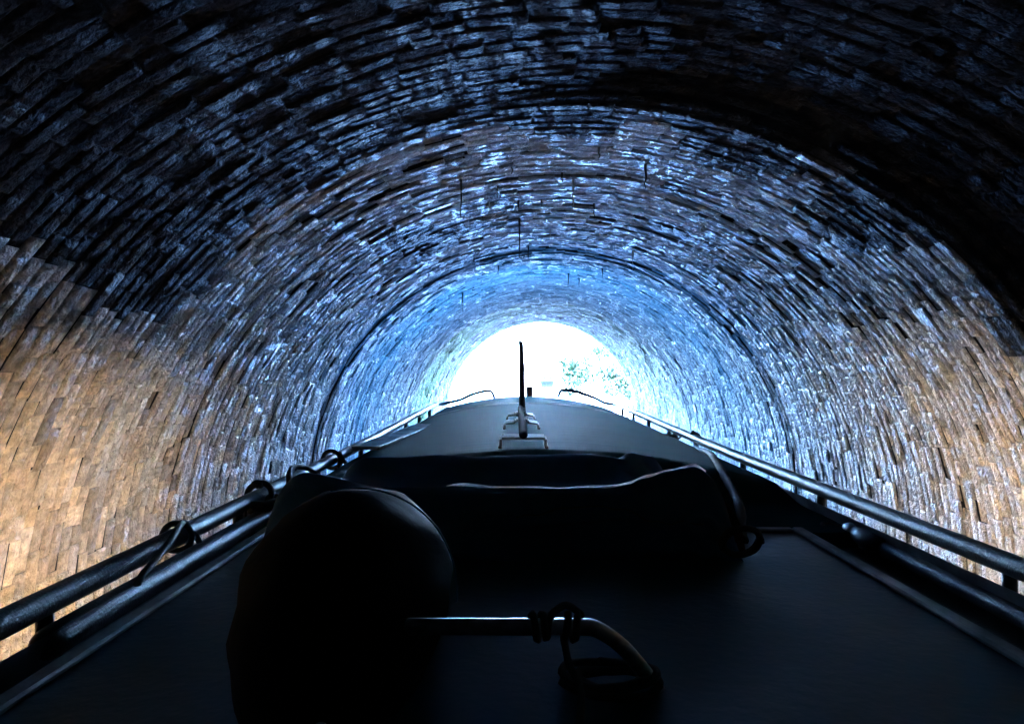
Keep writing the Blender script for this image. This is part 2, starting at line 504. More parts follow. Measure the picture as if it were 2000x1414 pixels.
# mortar bed behind the bricks, right through the hill
def shell(y0, y1, ny, out, name, m, ns=110):
    mb = MB()
    ss = np.linspace(-S_MAX - .05, S_MAX + .05, ns)
    ys = np.linspace(y0, y1, ny)
    vs_ = []
    for y in ys:
        x, z, nx, nz = prof(ss)
        o_ = out + swell(ss, np.full(ns, y)) + .012 * (vnoise(ss * 14, np.full(ns, y * 6), 30) - .5)
        for a, b, c, d, e in zip(x, z, nx, nz, o_): vs_.append((a - c * e, y, b - d * e))
    fs = []
    for i in range(ny - 1):
        for k in range(ns - 1):
            fs.append((i * ns + k, i * ns + k + 1, (i + 1) * ns + k + 1, (i + 1) * ns + k))
    mb.add(vs_, fs, True)
    return mb.build(name, m, tunnel)
shell(-1.7, Y_OUT - .004, 150, .034, 'mortar_bed', M_MORTAR)
shell(Y_BACK, -1.6, 60, -.002, 'rear_lining', M_MORTAR, 60)
mb = MB(); mb.box((TX, Y_BACK, 1.3), (6, .1, 4.5)); mb.build('rear_light_cap', M_MORTAR, tunnel)  # unseen cap added to keep daylight out from behind

# stone headwall round the mouth, outside
mb = MB()
aa = np.linspace(-S_MAX, S_MAX, 60)
x, z, nx, nz = prof(aa)
inner = [(a - c * .02, b - d * .02) for a, b, c, d in zip(x, z, nx, nz)]
outer = []
for a, b in inner:
    dx, dz = a - TX, max(b - TZ, 0)
    if b < TZ + .01: outer.append((TX + math.copysign(5.5, dx), b)); continue
    k = min(5.5 / max(abs(dx), 1e-6), (4.3 - TZ) / max(dz, 1e-6)); outer.append((TX + dx * k, TZ + dz * k))
n_ = len(inner)
vs_ = [(a, Y_OUT, b) for a, b in inner] + [(a, Y_OUT, b) for a, b in outer] + [(a, Y_OUT + .32, b) for a, b in inner] + [(a, Y_OUT + .32, b) for a, b in outer]
fs = []
for i in range(n_ - 1):
    fs += [(i, i + 1, n_ + i + 1, n_ + i), (2 * n_ + i + 1, 2 * n_ + i, 3 * n_ + i, 3 * n_ + i + 1), (i + 1, i, 2 * n_ + i, 2 * n_ + i + 1), (n_ + i, n_ + i + 1, 3 * n_ + i + 1, 3 * n_ + i)]
mb.add(vs_, fs); mb.build('headwall', M_STONE, tunnel)
mb = MB(); mb.box((TX, Y_OUT + .16, 4.38), (11.4, .5, .16), bev=.03); mb.build('coping', M_STONE, tunnel)
for k in range(25):
    a0 = -math.pi / 2 + math.pi * k / 25; a1 = a0 + math.pi / 25 - .006
    mb = MB(); vs_ = []
    for yy in (Y_OUT + .325, Y_OUT + .40):
        for a, r in ((a0, TR + .01), (a1, TR + .01), (a1, TR + .36), (a0, TR + .36)):
            vs_.append((TX + r * math.sin(a), yy, TZ + r * math.cos(a)))
    mb.add(vs_, [(0, 1, 2, 3), (7, 6, 5, 4), (0, 4, 5, 1), (1, 5, 6, 2), (2, 6, 7, 3), (3, 7, 4, 0)])
    mb.build('voussoir', M_STONE, tunnel)

# roots and lime straws hanging from the crown
hang = [(1120, 405, 475, 4.3, .006), (900, 360, 440, 4.1, .005), (1015, 450, 530, 5.5, .006), (903, 560, 596, 8.6, .008), (1260, 330, 385, 3.9, .006),
        (1235, 500, 540, 6.4, .006), (1170, 360, 385, 3.7, .005), (972, 395, 420, 4.4, .005), (1000, 360, 380, 4.0, .004), (1160, 430, 465, 5.0, .005),
        (1075, 470, 490, 6.0, .005), (1032, 505, 535, 6.7, .006), (1110, 545, 575, 8.4, .007), (1131, 548, 570, 8.6, .007), (1176, 530, 550, 7.6, .006),
        (955, 425, 445, 4.8, .005), (1013, 425, 445, 4.9, .006), (1058, 430, 446, 4.9, .005), (973, 535, 555, 7.4, .006), (1098, 395, 420, 4.2, .005)]
for k, (uu, v0, v1, d, r) in enumerate(hang):
    xx = (uu - 1045) / 1444 * d
    s_ = TR * math.asin(max(-1, min(1, (xx - TX) / TR)))
    zt = float(TZ + TR * math.cos(s_ / TR)) + .01 + float(swell(np.array([s_]), np.array([d]))[0])
    ln = (v1 - v0) / 1444 * d
    pts = [(xx + random.uniform(-.0012, .0012) * j, d + random.uniform(-.0012, .0012) * j, zt - ln * j / 5) for j in range(6)]
    mb = MB(); mb.tube(pts, [r * (1.3 - j * .22) + .0006 for j in range(6)], 6)
    mb.build('hanging_root', M_ROOT if k % 5 else M_CALCITE, tunnel)

# ------------------------------------------------------------------ water, banks, hill
mb = MB(); mb.add([(-3.2, Y_BACK, 0), (3.5, Y_BACK, 0), (3.5, Y_OUT + .2, 0), (6.5, Y_OUT + 8, 0), (9, 400, 0), (-9, 400, 0), (-6, Y_OUT + 8, 0), (-3.2, Y_OUT + .2, 0)], [(0, 1, 2, 7), (7, 2, 3, 6), (6, 3, 4, 5)])
struct(mb.build('water', M_WATER))
mb = MB()
for sgn in (-1, 1):
    xs = [3.0, 3.3, 4.2, 9, 30, 1500]; zs = [-.6, .25, .4, .8, 1.6, 2.5]
    ys = [Y_OUT + .33, Y_OUT + 8, 60, 400, 2500]; w = [0, 2.8, 3.5, 5.6, 8]
    vs_ = []
    for yy, ww in zip(ys, w):
        for xx, zz in zip(xs, zs): vs_.append((TX + sgn * (xx + ww), yy, zz + (.6 * vnoise(xx * .3 + sgn, yy * .1, 41) if xx > 4 else 0)))
    fs = []
    for i in range(len(ys) - 1):
        for k in range(len(xs) - 1):
            q = (i * 6 + k, i * 6 + k + 1, i * 6 + 7 + k, i * 6 + 6 + k); fs.append(q if sgn > 0 else q[::-1])
    mb.add(vs_, fs)
struct(mb.build('ground', M_GRASS))
mb = MB()                                                   # the hill over the tunnel
xs = np.linspace(-1500, 1500, 3).tolist(); vs_ = []
gx = [-1500, -200, -60, -20, -6, 0, 6, 20, 60, 200, 1500]; gy = [Y_OUT - .02, 12, 0, -20, Y_BACK - 5, -1500]
for j, yy in enumerate(gy):
    for xx in gx: vs_.append((xx, yy, [4.2, 6.5, 9.5, 14, 20, 20][j] - (0 if abs(xx) < 30 else min(4, abs(xx) * .02))))
fs = []
for j in range(len(gy) - 1):
    for k in range(len(gx) - 1): fs.append((j * 11 + k + 1, j * 11 + k, j * 11 + 11 + k, j * 11 + 12 + k))
for k in range(len(gx) - 1):
    if abs(gx[k]) >= 6 and abs(gx[k + 1]) >= 6:
        b = len(vs_); vs_ += [(gx[k], Y_OUT + .1, -.5), (gx[k + 1], Y_OUT + .1, -.5)]; fs.append((k, k + 1, b + 1, b))
mb.add(vs_, fs); struct(mb.build('hill', M_GRASS))

# ------------------------------------------------------------------ trees and the far boat outside
def tree(base, h, rad, seed, label, low=.35, leaves=2600, lsz=.16):
    r = random.Random(seed)
    t = tag(empty('tree', base), label, 'tree', None)
    bx, by, bz = base
    mb = MB()
    top = Vector((bx + r.uniform(-.5, .5), by, bz + h * .9))
    tr = smooth_path([(bx, by, bz - .2), (bx + r.uniform(-.2, .2), by + r.uniform(-.2, .2), bz + h * .35), (bx + r.uniform(-.4, .4), by, bz + h * .65), top], 4)
    mb.tube(tr, [h * .022 * (1 - .85 * i / (len(tr) - 1)) for i in range(len(tr))], 8)
    tips = []
    for k in range(16):
        f = r.uniform(low, .92); p = tr[int(f * (len(tr) - 1))]
        a = r.uniform(0, 6.28); ln = rad * r.uniform(.6, 1.05) * (1.15 - .5 * f)
        e = p + Vector((math.cos(a) * ln, math.sin(a) * ln, ln * r.uniform(.1, .7)))
        mid = (p + e) / 2 + Vector((0, 0, ln * .1))
        bpth = smooth_path([p, mid, e], 3)
        mb.tube(bpth, [h * .007 * (1 - .8 * i / (len(bpth) - 1)) for i in range(len(bpth))], 5)
        tips += [e, mid, e]
    mb.build('trunk', M_BARK, t)
    mb = MB()
    for k in range(leaves):
        c = r.choice(tips) + Vector((r.gauss(0, 1), r.gauss(0, 1), r.gauss(0, .7))) * rad * .2
        a = Vector((r.gauss(0, 1), r.gauss(0, 1), r.gauss(0, 1))).normalized(); b = a.orthogonal().normalized()
        sz = lsz * r.uniform(.6, 1.3)
        mb.add([c - a * sz, c + b * sz * .5, c + a * sz, c - b * sz * .5], [(0, 1, 2, 3)])
    mb.build('crown', M_LEAF, t)
    return t
tree((3.6, 27, .4), 4.2, 1.3, 3, 'pale green tree nearest the tunnel mouth at the right edge of the opening', .15, 2600, .11)
tree((2.9, 46, .5), 2.2, 1.1, 7, 'low leafy bush tree on the right bank seen through the mouth', .05, 2200, .14)
tree((4.6, 34, .4), 3.0, 1.5, 13, 'spreading shrub on the right bank between the tree at the mouth and the low bush', .05, 2200, .13)
tree((7.6, 60, .6), 8.0, 2.6, 9, 'tall tree behind the low bush beyond the tunnel mouth', .3, 2600, .2)

fb = tag(empty('moored_boat', (1.4, 84, 0)), 'small distant boat moored beyond the tunnel mouth', 'boat')
mb = MB(); mb.add([(.6, 82, .5), (2.2, 82, .5), (2.3, 92, .5), (.5, 92, .5), (.8, 82.5, -.2), (2.0, 82.5, -.2), (2.1, 92, -.2), (.7, 92, -.2)], [(0, 1, 2, 3), (0, 4, 5, 1), (1, 5, 6, 2), (2, 6, 7, 3), (3, 7, 4, 0)]); mb.build('hull', M_BARK, fb)
mb = MB(); mb.box((1.4, 87, .8), (1.2, 6, .55), bev=.12); mb.build('cabin', M_WOOD, fb)
for xx in (1.05, 1.75):
    mb = MB(); mb.box((xx, 83.98, .85), (.3, .03, .25)); mb.build('window', M_HULL, fb)

# ------------------------------------------------------------------ the narrowboat under the camera
XC = .095                                                    # its centre line, right of the camera
def H(h): return CAM_Z - h                                   # height below the lens -> height above the water
boat = tag(empty('narrowboat', (XC, 0, 0), True), 'long dark narrowboat whose roof runs ahead from the camera to the mouth', 'boat')
FRONT = 7.45

def loft(mb, sections, smooth=False, close=False):
    k0 = 0; vs_ = [p for s in sections for p in s]; n = len(sections[0]); fs = []
    for i in range(len(sections) - 1):
        for k in range(n - (0 if close else 1)):
            j = (k + 1) % n; fs.append((i * n + k, i * n + j, (i + 1) * n + j, (i + 1) * n + k))
    return mb.add(vs_, fs, smooth)

def roof_z(x, y=4.0):
    t = (x - XC) / .80
    return H(.28) - .115 * t * t - .012 * math.sin(y * 1.3) * 0

# main roof: cambered sheet
secs = []
for y in np.concatenate([np.linspace(1.945, 2.85, 20), np.linspace(2.95, FRONT, 36)]):
    secs.append([(XC + a, y, float(H(.43) + (roof_z(XC + a) - H(.43)) * ease(2.30, 2.58, y)) + .0015 * math.sin(y * 9 + a * 2)) for a in np.linspace(-.80, .80, 25)])
mb = MB(); loft(mb, secs, True)
s0 = secs[0]; mb.add([*s0, *[(p[0], p[1] + .001, H(.47)) for p in s0]], [(k + 1, k, 25 + k, 26 + k) for k in range(24)])
s1 = secs[-1]; mb.add([*s1, *[(p[0], p[1], .7) for p in s1]], [(k, k + 1, 26 + k, 25 + k) for k in range(24)])
roof = mb.build('roof', M_ROOF, boat)
# steel seams across the roof
for y in (5.9,):
    mb = MB(); pale = y == 5.9
    w = .022 if pale else .006
    loft(mb, [[(XC + a, y - w, roof_z(XC + a) + .001) for a in np.linspace(-.79, .79, 25)], [(XC + a, y - w * .6, roof_z(XC + a) + .006) for a in np.linspace(-.79, .79, 25)],
              [(XC + a, y + w * .6, roof_z(XC + a) + .006) for a in np.linspace(-.79, .79, 25)], [(XC + a, y + w, roof_z(XC + a) + .001) for a in np.linspace(-.79, .79, 25)]], False)
    mb.build('seam', M_TRIM if pale else M_ROOF, roof)
# side decks (gutters) along the roof edge
for sg in (-1, 1):
    mb = MB()
    pf = [(.795, .398), (.81, .45), (.90, .462), (.912, .475), (.912, .53)]
    secs = [[(XC + sg * a, y, H(h)) for a, h in (pf if sg > 0 else pf)] for y in np.linspace(.2, FRONT, 12)]
    if sg > 0: secs = [s[::-1] for s in secs]
    loft(mb, secs)
    mb.build('gutter', M_TRIM, boat)
# rear panel, flat and dark, with a pale bead round it
PL, PR, PY0, PY1 = -.645, .735, .22, 1.93
mb = MB(); mb.box(((PL + PR) / 2, (PY0 + PY1) / 2, H(.425) - .03), (PR - PL, PY1 - PY0, .06), bev=.012)
panel = mb.build('stern_roof_panel', M_PANEL, boat)
for sg, xx in ((-1, PL), (1, PR)):
    mb = MB(); mb.box((xx, (PY0 + PY1) / 2, H(.421)), (.03, PY1 - PY0 + .03, .012), bev=.004); mb.build('edge_bead', M_TRIM, panel)
mb = MB(); mb.box(((PL + PR) / 2, PY1, H(.4205)), (PR - PL - .034, .026, .012), bev=.004); mb.build('edge_bead', M_TRIM, panel)
for sg in (-1, 1):
    x0, x1 = (XC - .81, PL) if sg < 0 else (PR, XC + .81)
    mb = MB(); mb.box(((x0 + x1) / 2, 1.06, H(.47) - .02), (x1 - x0 + .04, 1.74, .04), bev=.004); mb.build('side_margin', M_RAIL, boat)
# cabin sides with lit windows, bulkheads, hull
for sg in (-1, 1):
    mb = MB()
    secs = [[(XC + sg * .912, y, H(.53)), (XC + sg * .985, y, .72)] for y in np.linspace(.2, FRONT, 8)]
    if sg > 0: secs = [s[::-1] for s in secs]
    loft(mb, secs); side = mb.build('cabin_side', M_CABIN, boat)
    mb = MB(); mb.box((XC + sg * 1.03, 3.2, .972), (.15, 6.2, .022), bev=.005); mb.build('window_baffle', M_CABIN, boat)  # unseen ledge added to cut off the upward window light
    for yw in ((1.8, 3.0) if sg < 0 else (2.1, 3.5)):
        mb = MB(); L, z0, z1 = .7, .745, .95
        def sx(z): return XC + sg * (.912 + (.985 - .912) * (H(.53) - z) / (H(.53) - .72) + .012)
        def rr(d, yi, zi): return [(sx(z0 + zi) + sg * d, yw - L / 2 + yi, z0 + zi), (sx(z0 + zi) + sg * d, yw + L / 2 - yi, z0 + zi), (sx(z1 - zi) + sg * d, yw + L / 2 - yi, z1 - zi), (sx(z1 - zi) + sg * d, yw - L / 2 + yi, z1 - zi)]
        a, b, c = rr(0, 0, 0), rr(.004, .03, .03), rr(-.02, 0, 0)
        mb.add(a + b + c, [(k, (k + 1) % 4, 4 + (k + 1) % 4, 4 + k) if sg > 0 else (4 + k, 4 + (k + 1) % 4, (k + 1) % 4, k) for k in range(4)] + [(8 + k, 8 + (k + 1) % 4, (k + 1) % 4, k) if sg > 0 else (k, (k + 1) % 4, 8 + (k + 1) % 4, 8 + k) for k in range(4)])
        w = mb.build('window', M_BRASS, boat)
        mb = MB(); q = rr(.002, .028, .028); mb.add(q, [(0, 1, 2, 3) if sg > 0 else (3, 2, 1, 0)]); mb.build('pane', M_WINDOW, w)
mb = MB(); mb.box((XC, .21, 1.05), (1.8, .03, .72)); mb.build('stern_bulkhead', M_CABIN, boat)
secs = []
for y, hw, zt in ((-1.9, .35, .78), (-1.6, .85, .74), (-1.0, 1.02, .72), (7.6, 1.02, .72), (8.6, .92, .78), (9.6, .62, .9), (10.4, .22, 1.02), (10.7, .03, 1.06)):
    secs.append([(XC - hw, y, zt), (XC - hw * .97, y, -.3), (XC + hw * .97, y, -.3), (XC + hw, y, zt)])
mb = MB(); loft(mb, secs, False, True); mb.f.append((0, 1, 2, 3)); mb.sm.append(False); mb.build('hull', M_HULL, boat)

# hand rails: along each side, across the front edge of the roof, down on to it
def rail(sg, xr, y0, stan, front):
    z = lambda y: H(.375 - .03 * ease(3, 7, y))
    pts = [(xr, y, float(z(y))) for y in np.linspace(y0, 6.9, 24)]
    pts += [(xr - sg * .015, 7.1, float(z(7.1))), (xr - sg * .07, 7.25, H(.342))]
    pts += front
    pts = smooth_path(pts, 4)
    rad = [.0215 if p.y < 6.8 else .0215 - .0045 * min(1, (p.y - 6.8) / .5) for p in pts]
    ei = next(i for i, p in enumerate(pts) if p.y > 7.2)
    for i in range(ei, len(pts)): rad[i] = .017
    mb = MB(); mb.tube(pts, rad, 14); r = mb.build('handrail', M_RAIL, boat)
    for y in stan:
        zz = float(z(y))
        mb = MB(); mb.tube([(xr + sg * .004, y, zz - .01), (xr + sg * .004, y, H(.458))], [.0135, .0135], 10)
        mb.tube([(xr + sg * .004, y, H(.452)), (xr + sg * .004, y, H(.462))], [.026, .028], 12)
        mb.build('stanchion', M_RAIL, r)
    for (fx, fy, fz0, fz1) in ((front[1][0], front[1][1], front[1][2], roof_z(front[1][0])),):
        mb = MB(); mb.tube([(fx, fy, fz0), (fx, fy, fz1)], .007, 8); mb.build('stanchion', M_RAIL, r)
    return r
XL, XR = XC - .85, XC + .85
rail(-1, XL, .5, (1.19, 2.02, 2.82, 3.62, 4.42, 5.1, 5.8, 6.5), [(-.56, 7.36, H(.315)), (-.44, 7.38, H(.262)), (-.33, 7.38, H(.232)), (-.27, 7.38, H(.225)), (-.235, 7.38, H(.25)), (-.215, 7.38, H(.298))])
rail(1, XR, .5, (1.43, 2.31, 3.1, 3.9, 4.6, 5.3, 6.0, 6.6), [(.80, 7.36, H(.305)), (.68, 7.38, H(.258)), (.56, 7.38, H(.225)), (.47, 7.38, H(.216)), (.44, 7.38, H(.235)), (.42, 7.38, H(.292))])

# grab handle on the stern panel
zt = H(.308); yH = .885
mb = MB()
hp = smooth_path([(-.20, .74, H(.43)), (-.205, .77, H(.37)), (-.21, .85, zt + .0), (-.18, yH - .003, zt), (-.10, yH, zt), (.02, yH, zt), (.075, yH, zt), (.098, .89, H(.313)), (.130, .915, H(.342)), (.165, .955, H(.39)), (.19, .99, H(.43))], 6)
mb.tube(hp, .0098, 14); mb.build('grab_handle', M_STEEL, boat)

# tunnel lamp on the fore edge, its lens facing ahead
mb = MB(); mb.box((.135, 7.42, H(.235)), (.066, .06, .11), bev=.008); mb.box((.135, 7.42, H(.295)), (.03, .04, .03)); lamp = mb.build('bow_lamp', M_WOOD, boat)
mb = MB(); mb.tube([(.135, 7.45, H(.235)), (.135, 7.475, H(.235))], [.028, .030], 18); mb.build('rim', M_BLACK, lamp)
mb = MB(); mb.tube([(.135, 7.475, H(.235)), (.135, 7.481, H(.235))], [.028, .024], 18); mb.build('lens', M_LENS, lamp)
# cream plank stands
for y, wdt, ht in ((2.62, .075, .030), (3.42, .073, .036), (4.05, .068, .03)):
    mb = MB(); xs_ = XC - .07; t = .008
    z0 = roof_z(xs_) + .002
    pr = [(-wdt - .012, 0), (-wdt, .0), (-wdt, ht * .55), (-.03, ht * .7), (-.024, ht), (.024, ht), (.03, ht * .7), (wdt, ht * .55), (wdt, 0), (wdt + .012, 0)] if y > 3 else \
         [(-wdt - .012, 0), (-wdt, 0), (-wdt, ht), (wdt, ht), (wdt, 0), (wdt + .012, 0)]
    d = .045
    for k in range(len(pr) - 1):
        (a, b), (c, e) = pr[k], pr[k + 1]
        ux, uz = c - a, e - b; ln = math.hypot(ux, uz); px_, pz_ = -uz / ln * t, ux / ln * t
        q = [(a, b), (c, e), (c + px_, e + pz_), (a + px_, b + pz_)]
        vs_ = [(xs_ + p, y - d, z0 + r) for p, r in q] + [(xs_ + p, y + d, z0 + r + .005) for p, r in q]
        mb.add(vs_, [(0, 1, 2, 3), (7, 6, 5, 4), (0, 4, 5, 1), (1, 5, 6, 2), (2, 6, 7, 3), (3, 7, 4, 0)])
    mb.build('pole_stand', M_CREAM, boat)

# ------------------------------------------------------------------ things lying on the boat
def boat_thing(mb, name, m, base, label, cat, group=None):
    return tag(mb.build(name, m, None, base, True), label, cat, group)

xs_ = XC - .07
zp = roof_z(xs_) + .044
mb = MB(); mb.tube([(xs_, 2.52 + a, zp + .010) for a in (0, .006, .02, .5, 1.0, 1.5, 1.75)], [.008, .013, .0155, .0155, .015, .0145, .014], 14)
boat_thing(mb, 'narrow_pole', M_PLANK, (xs_, 2.52, zp), 'narrow dark pole lying along the roof on three cream stands', 'pole')

mast = tag(empty('forked_post', (xs_ + .01, 4.25, roof_z(xs_)), True), 'tall thin forked post standing upright on the roof against the bright mouth', 'post')
x0 = xs_ + .012; z0 = roof_z(xs_)
mb = MB(); mb.tube([(x0, 4.36, z0 - .002), (x0, 4.36, z0 + .012), (x0, 4.36, z0 + .014), (x0, 4.36, z0 + .05)], [.04, .04, .024, .022], 14); mb.build('foot', M_RAIL, mast)
pp = smooth_path([(x0, 4.36, z0), (x0 - .003, 4.36, z0 + .15), (x0 - .004, 4.36, z0 + .3), (x0 - .009, 4.36, z0 + .44)], 5)
mb = MB(); mb.tube(pp, [.021 - .006 * i / (len(pp) - 1) for i in range(len(pp))], 10); mb.build('shaft', M_RAIL, mast)
for sg in (-1, 1):
    mb = MB(); mb.tube([(x0 - .009 + sg * .004, 4.36, z0 + .425), (x0 - .009 + sg * .012, 4.36, z0 + .445), (x0 - .009 + sg * .0135, 4.36, z0 + .485)], [.007, .0055, .004], 8); mb.build('prong', M_RAIL, mast)

# folded hood across the roof
def hood_prof(t, x):
    """t 0 (near foot) .. 1 (far foot): y, h below lens"""
    k = [(0, 1.64, .425), (.06, 1.62, .405), (.18, 1.635, .36), (.30, 1.665, .32), (.40, 1.68, .282), (.47, 1.705, .271), (.51, 1.75, .31), (.57, 1.92, .375), (.66, 2.12, .385), (.72, 2.33, .365), (.78, 2.41, .32), (.82, 2.44, .296), (.86, 2.47, .291), (.91, 2.50, .30), (.96, 2.53, .33), (1, 2.54, .38)]
    T_ = [a[0] for a in k]
    return np.interp(t, T_, [a[1] for a in k]), np.interp(t, T_, [a[2] for a in k])
nx_, nt = 150, 60
XS = np.linspace(-.575, .500, nx_)
secs = []
for x in XS:
    e = min(1, max(0, (.5375 - abs(x + .0375)) / .10)); e = math.sqrt(max(0, 1 - (1 - e) ** 2))
    q = []
    for t in np.linspace(0, 1, nt):
        y, h = hood_prof(t, x)
        ed = (x + .0375) / .535
        ridge2 = (.075 if x > 0 else .06) * ease(.45, .9, abs(ed)) * math.exp(-((t - .6) / .16) ** 2)            # the trough closes toward the ends
        near = .022 * math.exp(-((t - .47) / .05) ** 2) * (ed ** 2) * (.7 if ed > 0 else .4)
        wr = .012 * (vnoise(x * 6 + t * 2, t * 9, 61) - .5) + .007 * (vnoise(x * 14 - t * 5, t * 16 + 3, 62) - .5) + .03 * float(ease(.55, .8, ed)) * (vnoise(x * 30 + t * 8, t * 14, 63) - .5)
        crease = -.010 * math.exp(-((t - (.22 + .035 * math.sin(x * 9) + .03 * x)) / .018) ** 2) * ease(-.1, .1, x) * ease(.5, .4, x)
        h2 = h - ridge2 - near - wr - crease * 0 + .010 * math.exp(-((t - (.23 + .035 * math.sin(x * 9))) / .02) ** 2) * float(ease(-.05, .08, x))
        h2 = .425 + (h2 - .425) * max(e, .03)
        far = .03 * ed * ed * float(ease(.6, 1, t))
        q.append((x, y - far * 2 + .02 * math.sin(x * 5) * .6, H(h2)))
    secs.append(q[::-1])
mb = MB(); loft(mb, secs, True)
HG = [q[::-1] for q in secs]
hood = boat_thing(mb, 'folded_hood', M_CANVAS, (0, 2.0, H(.425)), 'dark navy canvas hood folded flat across the boat roof', 'canvas hood')

def on_hood(x, t, lift=.003):
    i = int(np.argmin(np.abs(XS - x))); q = HG[i][int(round(t * (nt - 1)))]
    return (x, q[1], q[2] + lift)
xs2 = np.linspace(-.16, .44, 26)
hp_ = smooth_path([on_hood(x, .47 + .01 * math.sin(x * 20), 0) for x in xs2], 3)
mb = MB(); loft(mb, [[(q_.x, q_.y - .0012, q_.z - .004), (q_.x, q_.y - .0008, q_.z + .0052 + .0012 * math.sin(q_.x * 47)), (q_.x, q_.y + .0008, q_.z + .0052 + .0012 * math.sin(q_.x * 47)), (q_.x, q_.y + .0012, q_.z - .004)] for q_ in hp_], False, True); mb.build('edge_strip', M_EDGE, hood)  # translucent pale strip added to draw the lit edge of the near fold
xs2 = np.linspace(.0, .42, 18)
mb = MB(); mb.tube(smooth_path([on_hood(x, .25 + .05 * math.sin(x * 11) + .05 * x, .002) for x in xs2], 3), .0016, 6); mb.build('crease_line', M_ROPE_G, hood)  # thin tube added to draw a light crease in the canvas

# rounded bag
def blob(mb, c, r, n=40, m=28, seed=1, amp=.05, flat=None):
    vs_ = []; 
    for i in range(m + 1):
        th = math.pi * i / m
        for k in range(n):
            a = 2 * math.pi * k / n
            d = Vector((math.sin(th) * math.cos(a), math.sin(th) * math.sin(a), math.cos(th)))
            w = 1 + amp * (float(vnoise(a * 2.2 + 5 * seed, th * 3, seed)) - .5) * math.sin(th) + amp * .5 * (float(vnoise(d.x * 5 + 9, d.y * 5 + d.z * 3, seed + 1)) - .5)
            p = Vector((c[0] + r[0] * d.x * w, c[1] + r[1] * d.y * w, c[2] + r[2] * d.z * w))
            if flat is not None and p.z < flat: p.z = flat + (p.z - flat) * .02
            vs_.append(p)
    fs = []
    for i in range(m):
        for k in range(n):
            j = (k + 1) % n; fs.append((i * n + k, (i + 1) * n + k, (i + 1) * n + j, i * n + j))
    return mb.add(vs_, fs, True)
bag = tag(empty('canvas_bag', (-.225, 1.15, H(.424)), True), 'round black canvas bag on the stern roof left of the steel handle', 'bag')
mb = MB(); blob(mb, (-.235, 1.06, H(.330)), (.140, .30, .155), seed=4, amp=.09, flat=H(.424)); bb = mb.build('body', M_BAG, bag)
pts = [(-.235 + .147 * math.cos(a), 1.05 + .05 * math.cos(a), H(.330) + .160 * math.sin(a)) for a in np.linspace(-.1, 1.75, 30)]
mb = MB(); mb.tube(pts, .0014, 8); mb.build('rim_glint', M_CANVAS, bag)  # thin tube painting the highlight along the bag's right rim

# long poles beside the rails
mb = MB()
yA, yB = 1.10, 2.35; xA, hA = -.715, .420
pts = [(xA, yA + a, H(hA)) for a in (0, .004, .012, .024, .05, .3, .6, .9, 1.2, 1.25)]
mb.tube(pts, [.004, .014, .020, .024, .0255, .0255, .025, .0245, .024, .018], 18)
boat_thing(mb, 'thick_pole', M_RAIL, (xA, yA, H(.44)), 'thick black round pole lying inside the left hand rail', 'pole')
hook = tag(empty('boat_hook', (.90, 1.3, H(.45)), True), 'long boat hook with bright metal tip inside the right hand rail', 'boat hook')
xH, hH = .893, .437
mb = MB(); mb.tube([(xH, y, H(hH + (1.9 - y) * .006)) for y in np.linspace(.45, 1.86, 14)], .0175, 14); mb.build('shaft', M_RAIL, hook)
mb = MB(); mb.tube([(xH, 1.80, H(hH)), (xH, 1.86, H(hH)), (xH, 1.90, H(hH - .002)), (xH, 1.955, H(hH - .004))], [.022, .026, .026, .017], 14); mb.build('socket', M_BLACK, hook)
mb = MB(); mb.lathe((xH, 1.95, H(hH - .005)), (0, 1, .02), [(0, .010), (.006, .017), (.02, .021), (.04, .019), (.06, .012), (.07, .003)], 14); mb.build('metal_tip', M_STEEL, hook)
mb = MB(); mb.tube(smooth_path([(xH - .01, 1.99, H(hH)), (xH - .02, 2.04, H(hH - .004)), (xH - .045, 2.05, H(hH - .006)), (xH - .058, 2.02, H(hH))], 5), [.008 * 1] * 16, 8); mb.build('hook', M_BLACK, hook)

# flat board at the left edge of the roof
mb = MB(); mb.box((-.625, 4.0, roof_z(-.625) + .014), (.13, 1.35, .016), rz=R_(-4.5), bev=.003)
boat_thing(mb, 'flat_board', M_TRIM, (-.625, 4.0, roof_z(-.625)), 'pale flat board lying along the left edge of the roof', 'board')

# ropes
def rope(pts, r, name, m, label, k=8, base=None, n=12, cat='rope'):
    mb = MB(); mb.tube(smooth_path(pts, k), r, n, lobes=3, twist=1.6 / r * .35)
    b = base or pts[0]
    return boat_thing(mb, name, m, b, label, cat)
def wrap(c, ax, r, turns, pitch, start=0.0, n=14):
    """helix round a bar along axis ax ('x' or 'y')"""
    out = []
    for i in range(int(turns * n) + 1):
        a = start + 2 * math.pi * i / n; o_ = pitch * i / n
        out.append((c[0] + r * math.cos(a), c[1] + o_, c[2] + r * math.sin(a)) if ax == 'y' else (c[0] + o_, c[1] + r * math.cos(a), c[2] + r * math.sin(a)))
    return out
zr = H(.375)
p = wrap((XL, 2.16, zr), 'y', .034, 1.2, .03, 1.2)
p += [(XL + .05, 2.27, zr - .03), (XL + .03, 2.36, zr + .03), (XL + .015, 2.46, zr + .045), (XL + .03, 2.60, zr + .02), (XL + .05, 2.72, zr - .045), (XL + .06, 2.86, zr - .06), (XL + .03, 2.98, zr - .035)]
p += wrap((XL, 3.02, zr), 'y', .036, 1.3, .02, 5.2)
p += [(XL + .05, 3.15, zr - .05), (XL + .05, 3.4, zr - .068), (XL + .04, 3.7, zr - .06), (XL + .035, 3.95, zr - .03)]
rope(p, .0085, 'mooring_rope', M_ROPE, 'dark mooring rope looped along the left hand rail', 4, (XL, 2.16, H(.46)))
mb = MB()
cc = []
